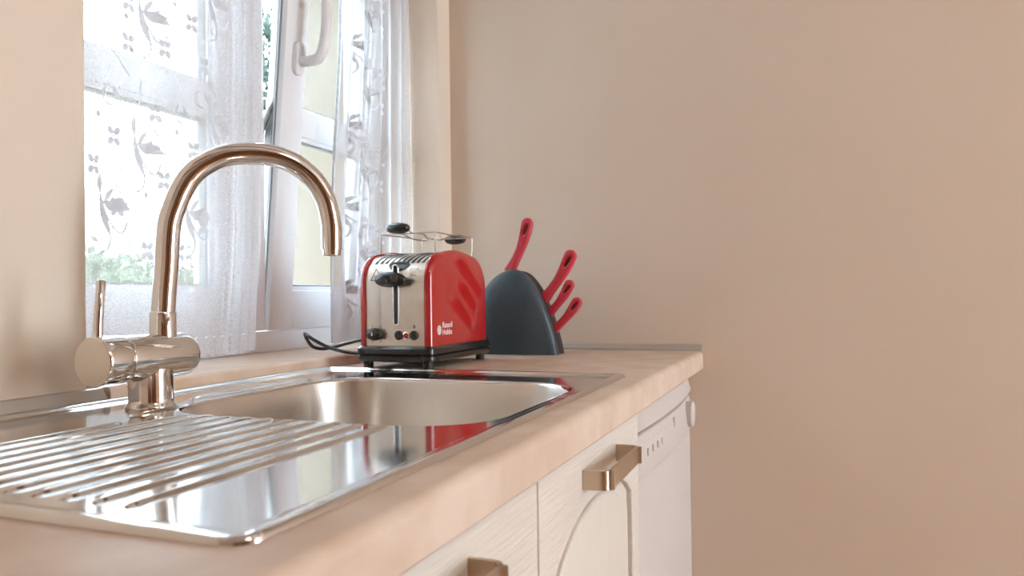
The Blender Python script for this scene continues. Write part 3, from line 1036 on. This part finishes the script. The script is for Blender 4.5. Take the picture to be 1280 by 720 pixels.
bm = plate2d([[(-.003, 0), (.003, 0), (0, .0032)]], .0001, 0, frame_mtx((.188, YF - .00025, .0735), (1, 0, 0), (0, 0, 1)))
box(bm, .185, .191, YF - .0003, YF - .0001, .0708, .0722)
obj('button_marks', bm, 'black_matte', to)
obj('button_marks', plate2d([ring2d(0, .003), ring2d(0, .0024)], .0001, 0, frame_mtx((.1585, YF - .00025, .0728), (1, 0, 0), (0, 0, 1))), 'grey_print', to)
# vent slits over the front shoulder, dark oval recess and two bread slots
AR = arch(.15, .0015)


def top_z(y):
    for a, b in zip(AR[:-1], AR[1:]):
        if a.y <= y <= b.y and b.y > a.y:
            return lerp(a.z, b.z, (y - a.y) / (b.y - a.y))
    return .2


bm = bmesh.new()
for i in range(10):
    x = .1030 + i * .0104
    ys = [-.5205 + q * .0052 for q in range(6)]
    for a, b in zip(ys[:-1], ys[1:]):
        sk_ = .35
        vs = []
        for (yy, xx) in ((a, x), (a, x + .0052), (b, x + .0052), (b, x)):
            vs.append(bm.verts.new((xx + (yy + .5205) * sk_, yy, top_z(yy) + .0004)))
        bm.faces.new(vs)
obj('vent_slits', bm, 'black_matte', to)
bm = bmesh.new()
rows = []
for i in range(9):
    t = -1 + i / 4
    y = -.5235 + .0065 * t
    hw = .0205 * math.sqrt(max(0, 1 - t * t)) + .0005
    rows.append([Vector((.155 + hw * u, y, top_z(y) + .0009)) for u in (-1, -.5, 0, .5, 1)])
loft(bm, rows, False)
obj('finger_recess', bm, 'black', to, 60)
for x0, x1 in ((.107, .138), (.163, .194)):
    bm = bmesh.new()
    rows = [[Vector((x, y, top_z(y) + .0005)) for x in (x0, x1)] for y in [-.485 + q * .0145 for q in range(11)]]
    loft(bm, rows, False)
    obj('bread_slot', bm, 'black_matte', to)
# mains cord lying over the sill
bm = bmesh.new()
cord = [(.078, -.500, .0235), (.052, -.500, .0235), (.020, -.500, .0265), (-.012, -.500, .0340), (-.040, -.500, .0455), (-.062, -.497, .0560), (-.074, -.486, .0570), (-.082, -.468, .0450), (-.086, -.445, .0300), (-.078, -.424, .0245), (-.050, -.420, .0290), (-.020, -.420, .0365), (.015, -.420, .0430), (.05, -.40, .038), (.078, -.375, .028)]
tube(bm, catmull(cord, 8), .0034, 10)
obj('power_cord', bm, 'black', to, 60)

# ------------------------------------------------------------------ wire warming rack on the toaster
rk = thing('warming_rack', (.145, -.39, .206), 'chrome wire bun rack with two black oval grips on top of the toaster', 'rack')
RW = .0012
x0, x1, ya, yb, zt = .086, .197, -.470, -.312, .2400
zb0, zb1 = top_z(ya) + RW, top_z(yb) + RW


def wire(pts, name='wire', r=RW):
    return obj(name, tube(bmesh.new(), pts, r, 8), 'wire', rk, 60)


for yy, zz in ((ya, zb0), (yb, zb1)):
    wire([(x0, yy, zt), (x1, yy, zt)], 'cross_wire')
    for xx, dx in ((x0, .022), (x1, -.022)):
        wire([(xx, yy, zt), (xx, yy, zz + .001), (xx + dx * .08, yy, zz), (xx + dx, yy, zz)], 'leg')
for xx, b in ((.086, .000), (.118, .006), (.158, .006), (.197, .000)):
    P = catmull([(xx, ya, zt), (xx, ya + .03, zt), (xx + .004 * (1 if xx < .14 else -1), ya + .055, zt - b), (xx + .004 * (1 if xx < .14 else -1), yb - .055, zt - b), (xx, yb - .03, zt), (xx, yb, zt)], 4)
    wire(P, 'long_wire')
for y, s_, zz in ((ya, -1, .0072), (yb, 1, .0)):
    xc = .137 if s_ < 0 else .148
    wire([(xc - .014, y, zt), (xc - .014, y + s_ * .024, zt + zz), (xc + .014, y + s_ * .024, zt + zz), (xc + .014, y, zt)], 'grip_wire')
    bm = bmesh.new()
    n, k = 24, 12
    loops = []
    for i in range(1, k):
        t = PI * i / k
        rr = math.sin(t) ** .7
        loops.append([Vector((xc - .0225 * math.cos(t), y + s_ * .026 + .0130 * rr * math.cos(2 * PI * q / n), zt + zz + .0102 * rr * math.sin(2 * PI * q / n))) for q in range(n)])
    loft(bm, loops, True, True, True)
    obj('grip', bm, 'black', rk, 60)

# ------------------------------------------------------------------ knife block and knives
kb = thing('knife_block', (.235, -.145, 0), 'slate grey domed knife block with black core beside the toaster', 'knife block')
ol = [(.132, .0005), (.131, .035), (.136, .070), (.146, .104), (.160, .133), (.177, .1545), (.197, .1705), (.2160, .1785), (.2330, .1800), (.2480, .1755), (.2610, .1655), (.2760, .1475), (.2900, .1230), (.3030, .0930), (.3140, .0600), (.3225, .0290), (.3285, .0005)]
ols = [(p.x, p.y) for p in catmull([(a, b, 0) for a, b in ol], 4)]
km = lambda y: frame_mtx((0, y, 0), (1, 0, 0), (0, 0, 1))


def shrink(pts, d):
    cx, cz = .235, .06
    return [(cx + (x - cx) * (1 - d / .09), max(.0005, cz + (z - cz) * (1 - d / .12)) if z > .002 else .0005) for x, z in pts]


bm = bmesh.new()
loops = [[Vector((x, -.166, z)) for x, z in ols], [Vector((x, -.178, z)) for x, z in ols]]
for s_, yy in ((.985, -.1815), (.95, -.1850), (.88, -.1885), (.76, -.1920), (.58, -.1950), (.36, -.1970), (.12, -.1978)):
    loops.append([Vector((lerp(.222, x, s_), yy, lerp(.045, z, s_) if z > .002 else lerp(.0005, .0005, s_))) for x, z in ols])
loft(bm, loops, True, True, True)
obj('side_shell', bm, 'slate', kb, 50)
obj('core', plate2d([[(x + .0010, z) for x, z in shrink(ols, .002)]], .019, .001, km(-.148), 1), 'black_matte', kb, 40)


def knife(base, tipp, y, label, bend, wb):
    b = Vector((base[0], y, base[1]))
    t = Vector((tipp[0], y, tipp[1]))
    ux = (t - b).normalized()
    L = (t - b).length + .012
    uy = Vector((-ux.z, 0, ux.x))
    o = b - ux * .006
    mt = frame_mtx(o, ux, uy)
    root = thing('kitchen_knife', o, label, 'knife', 'red-handled knives in the block')
    n = 22
    up, dn = [], []
    hw = lambda s: lerp(.0118, .0092, smst(0, .28, s)) + .0036 * smst(.35, .85, s)
    cv = lambda s: -bend * math.sin(PI * min(1, s * .95)) + bend * .5 * s
    for i in range(n + 1):
        s = i / n * .90
        up.append((s * L, cv(s) + hw(s) * wb)); dn.append((s * L, cv(s) - hw(s) * wb))
    cx, cy, r = .90 * L, cv(.90), hw(.90) * wb
    arc_ = [(cx + r * 1.05 * math.cos(a), cy + r * math.sin(a)) for a in [math.radians(80 - 160 * k / 10) for k in range(11)]]
    outl = dn + arc_[::-1] + up[::-1]
    hc = .80 * L
    hole = [(hc + .0125 * wb * math.cos(2 * PI * k / 16), cv(.80) + .0042 * wb * math.sin(2 * PI * k / 16)) for k in range(16)][::-1]
    obj('handle', plate2d([outl, hole], .0082 * wb, .0050 * wb, mt, 4), 'red_knife', root, 50)
    h_ = obj('hang_hole', plate2d([[(hc + .0135 * wb * math.cos(2 * PI * k / 16), cv(.80) + .0052 * wb * math.sin(2 * PI * k / 16)) for k in range(16)]], .0022, .0003, mt, 1), 'red_dark', root)
    bm = bmesh.new()
    box(bm, -.045, .004, -.0075 * wb, .0075 * wb, -.0009, .0009)
    bm.transform(mt)
    obj('blade', bm, 'wire', root)
    return root


knife((.2135, .182), (.2570, .284), -.150, 'tallest red-handled knife standing upright at the top of the block', .007, 1.0)
knife((.2905, .119), (.3535, .211), -.150, 'large red-handled knife slanting out below the tallest one', .007, 1.05)
knife((.3035, .090), (.3480, .147), -.150, 'small red-handled knife third from the top of the block', .005, .86)
knife((.3150, .056), (.3640, .110), -.150, 'small red-handled knife lowest in the block near the worktop', .005, .86)

# ------------------------------------------------------------------ base cabinet with two arched doors
XD = .585
cb = thing('base_cabinet', (.30, -1.04, ZF), 'cream wooden two-door cabinet with metal bar handles under the sink', 'cabinet')
CB0, CB1 = -1.490, -.589
obj('body', boxes((.02, XD - .022, CB0, CB0 + .018, ZF + .10, -.0405), (.02, XD - .022, CB1 - .018, CB1, ZF + .10, -.0405), (.02, XD - .022, CB0 + .018, CB1 - .018, ZF + .10, ZF + .118),
                  (.02, .028, CB0 + .018, CB1 - .018, ZF + .118, -.0405), (XD - .062, XD - .044, CB0 + .018, CB1 - .018, ZF, ZF + .10)), 'carcass', cb)


def rect_arch(y0, y1, z0, zs, rise, n=14):
    """outline of an opening with a flat arched head, (y, z)"""
    pts = [(y0, z0), (y1, z0)]
    for k in range(n + 1):
        t = k / n
        pts.append((lerp(y1, y0, t), zs + rise * math.sin(PI * t) ** .8))
    return pts


def door(y0, y1):
    z0, z1 = ZF + .105, -.0435
    fm_ = frame_mtx((XD - .010, 0, 0), (0, 1, 0), (0, 0, 1))
    outer = [(y0, z0), (y1, z0), (y1, z1), (y0, z1)]
    hole = rect_arch(y0 + .044, y1 - .044, z0 + .06, -.150, .052)
    d = obj('door', plate2d([outer, hole[::-1]], .010, .0025, fm_, 2), 'door_rail', cb, 30)
    obj('door_panel', boxes((XD - .016, XD - .0075, y0 + .035, y1 - .035, z0 + .05, -.085)), 'door', d)
    f2 = rect_arch(y0 + .060, y1 - .060, z0 + .076, -.166, .050)
    obj('raised_field', plate2d([f2], .0055, .0045, frame_mtx((XD - .0075, 0, 0), (0, 1, 0), (0, 0, 1)), 2), 'door', d, 30)
    # strap handle bent from flat bar
    yc = (y0 + y1) / 2 + .0065
    hl, pr = .0785, .031
    P = [(XD - .001, yc - hl), (XD + pr - .012, yc - hl), (XD + pr - .0045, yc - hl + .0025), (XD + pr - .001, yc - hl + .009), (XD + pr, yc - hl + .018)]
    P = P + [(x, 2 * yc - y) for x, y in P[::-1]]
    P = catmull([(x, y, 0) for x, y in P], 4)
    th = .0042
    bm = bmesh.new()
    loops = []
    for i, p in enumerate(P):
        t = (P[min(i + 1, len(P) - 1)] - P[max(i - 1, 0)]).normalized()
        nn = Vector((t.y, -t.x, 0))
        a, b = p, p - nn * th
        zc, hz = -.0795, .0105
        loops.append([Vector((a.x, a.y, zc - hz)), Vector((a.x, a.y, zc + hz)), Vector((b.x, b.y, zc + hz)), Vector((b.x, b.y, zc - hz))])
    loft(bm, loops, True, True, True)
    bmesh.ops.bevel(bm, geom=[e for e in bm.edges if e.calc_face_angle(0) > 1.0], offset=.0006, segments=2, affect='EDGES')
    obj('handle', bm, 'handle', d, 40)


door(-1.488, -1.0205)
door(-1.0175, -.591)

# ------------------------------------------------------------------ dishwasher
dw = thing('dishwasher', (.30, -.295, ZF), 'white freestanding dishwasher under the worktop against the end wall', 'dishwasher')
DY0, DY1 = -.586, -.006


def bow(t): return .012 * math.sin(PI * t) ** .8 if 0 < t < 1 else 0.0


def bowed(z_list, base_x, mname, name, bev=.003):
    """panel whose front is gently bowed in plan; z_list = [(z, dx)]"""
    bm = bmesh.new()
    loops = []
    n = 16
    for z, dx in z_list:
        lp_ = [Vector((base_x - .05, DY0, z)), ]
        for k in range(n + 1):
            t = k / n
            e = min(t, 1 - t)
            rnd_ = .010 * (1 - math.sqrt(max(0, 1 - (1 - min(1, e / .04)) ** 2)))
            lp_.append(Vector((base_x + dx + bow(t) - rnd_, lerp(DY0, DY1, t), z)))
        lp_.append(Vector((base_x - .05, DY1, z)))
        loops.append(lp_)
    loft(bm, loops, True, True, True)
    return obj(name, bm, mname, dw, 40)


obj('body', boxes((.03, .53, DY0, DY1, ZF + .02, -.0415), bev=.003), 'white_app', dw)
for y in (DY0 + .05, DY1 - .05):
    obj('foot', boxes((.45, .49, y - .02, y + .02, ZF, ZF + .021)), 'black_matte', dw)
bowed([(-.0425, -.006), (-.060, -.001), (-.078, .0035), (-.0835, .002)], .572, 'white_app', 'top_trim')
obj('shadow_gap', boxes((.53, .566, DY0 + .004, DY1 - .004, -.0885, -.0835)), 'black_matte', dw)
fa = bowed([(-.1555, .0035), (-.151, .0055), (-.120, .0035), (-.0915, .000), (-.0890, -.003)], .572, 'white_app', 'control_panel')
bowed([(ZF + .10, .000), (-.60, .002), (-.168, .002), (-.1590, .000)], .570, 'white_app', 'door')
obj('plinth', boxes((.48, .53, DY0 + .004, DY1 - .004, ZF + .022, ZF + .098)), 'white_app', dw)
# printed legends and buttons on the control panel, programme dial at the far end


def fx_at(y, z):
    t = (y - DY0) / (DY1 - DY0)
    return .572 + bow(t) + lerp(.0055, .000, (z + .151) / .06)


for i in range(6):
    y = -.52 + i * .028
    x = fx_at(y, -.104)
    obj('print_bar', boxes((x - .001, x + .0006, y, y + .020, -.1065, -.1035)), 'grey_print', fa)
for i in range(4):
    y = -.505 + i * .032
    x = fx_at(y, -.120)
    obj('push_button', lathe(bmesh.new(), [(.006, -.004), (.006, .002), (.004, .003)], frame_mtx((x, y, -.121), (0, 1, 0), (0, 0, 1)), 14), 'grey_print' if i == 2 else 'white_app', fa, 40)
    obj('print_dot', boxes((x - .001, x + .0007, y - .003, y + .003, -.1355, -.1335)), 'grey_print', fa)
x = fx_at(-.26, -.115)
obj('indicator_strip', boxes((x - .001, x + .0012, -.30, -.285, -.124, -.100)), 'grey_print', fa)
obj('indicator_strip', boxes((x - .001, x + .0012, -.30, -.275, -.138, -.130)), 'grey_print', fa)
x = fx_at(-.13, -.118) + .000
obj('programme_dial', lathe(bmesh.new(), [(.026, -.006), (.026, .010), (.022, .013), (.001, .0135)], frame_mtx((x, -.115, -.120), (0, 1, 0), (0, 0, 1)), 28), 'white_app', fa, 40)
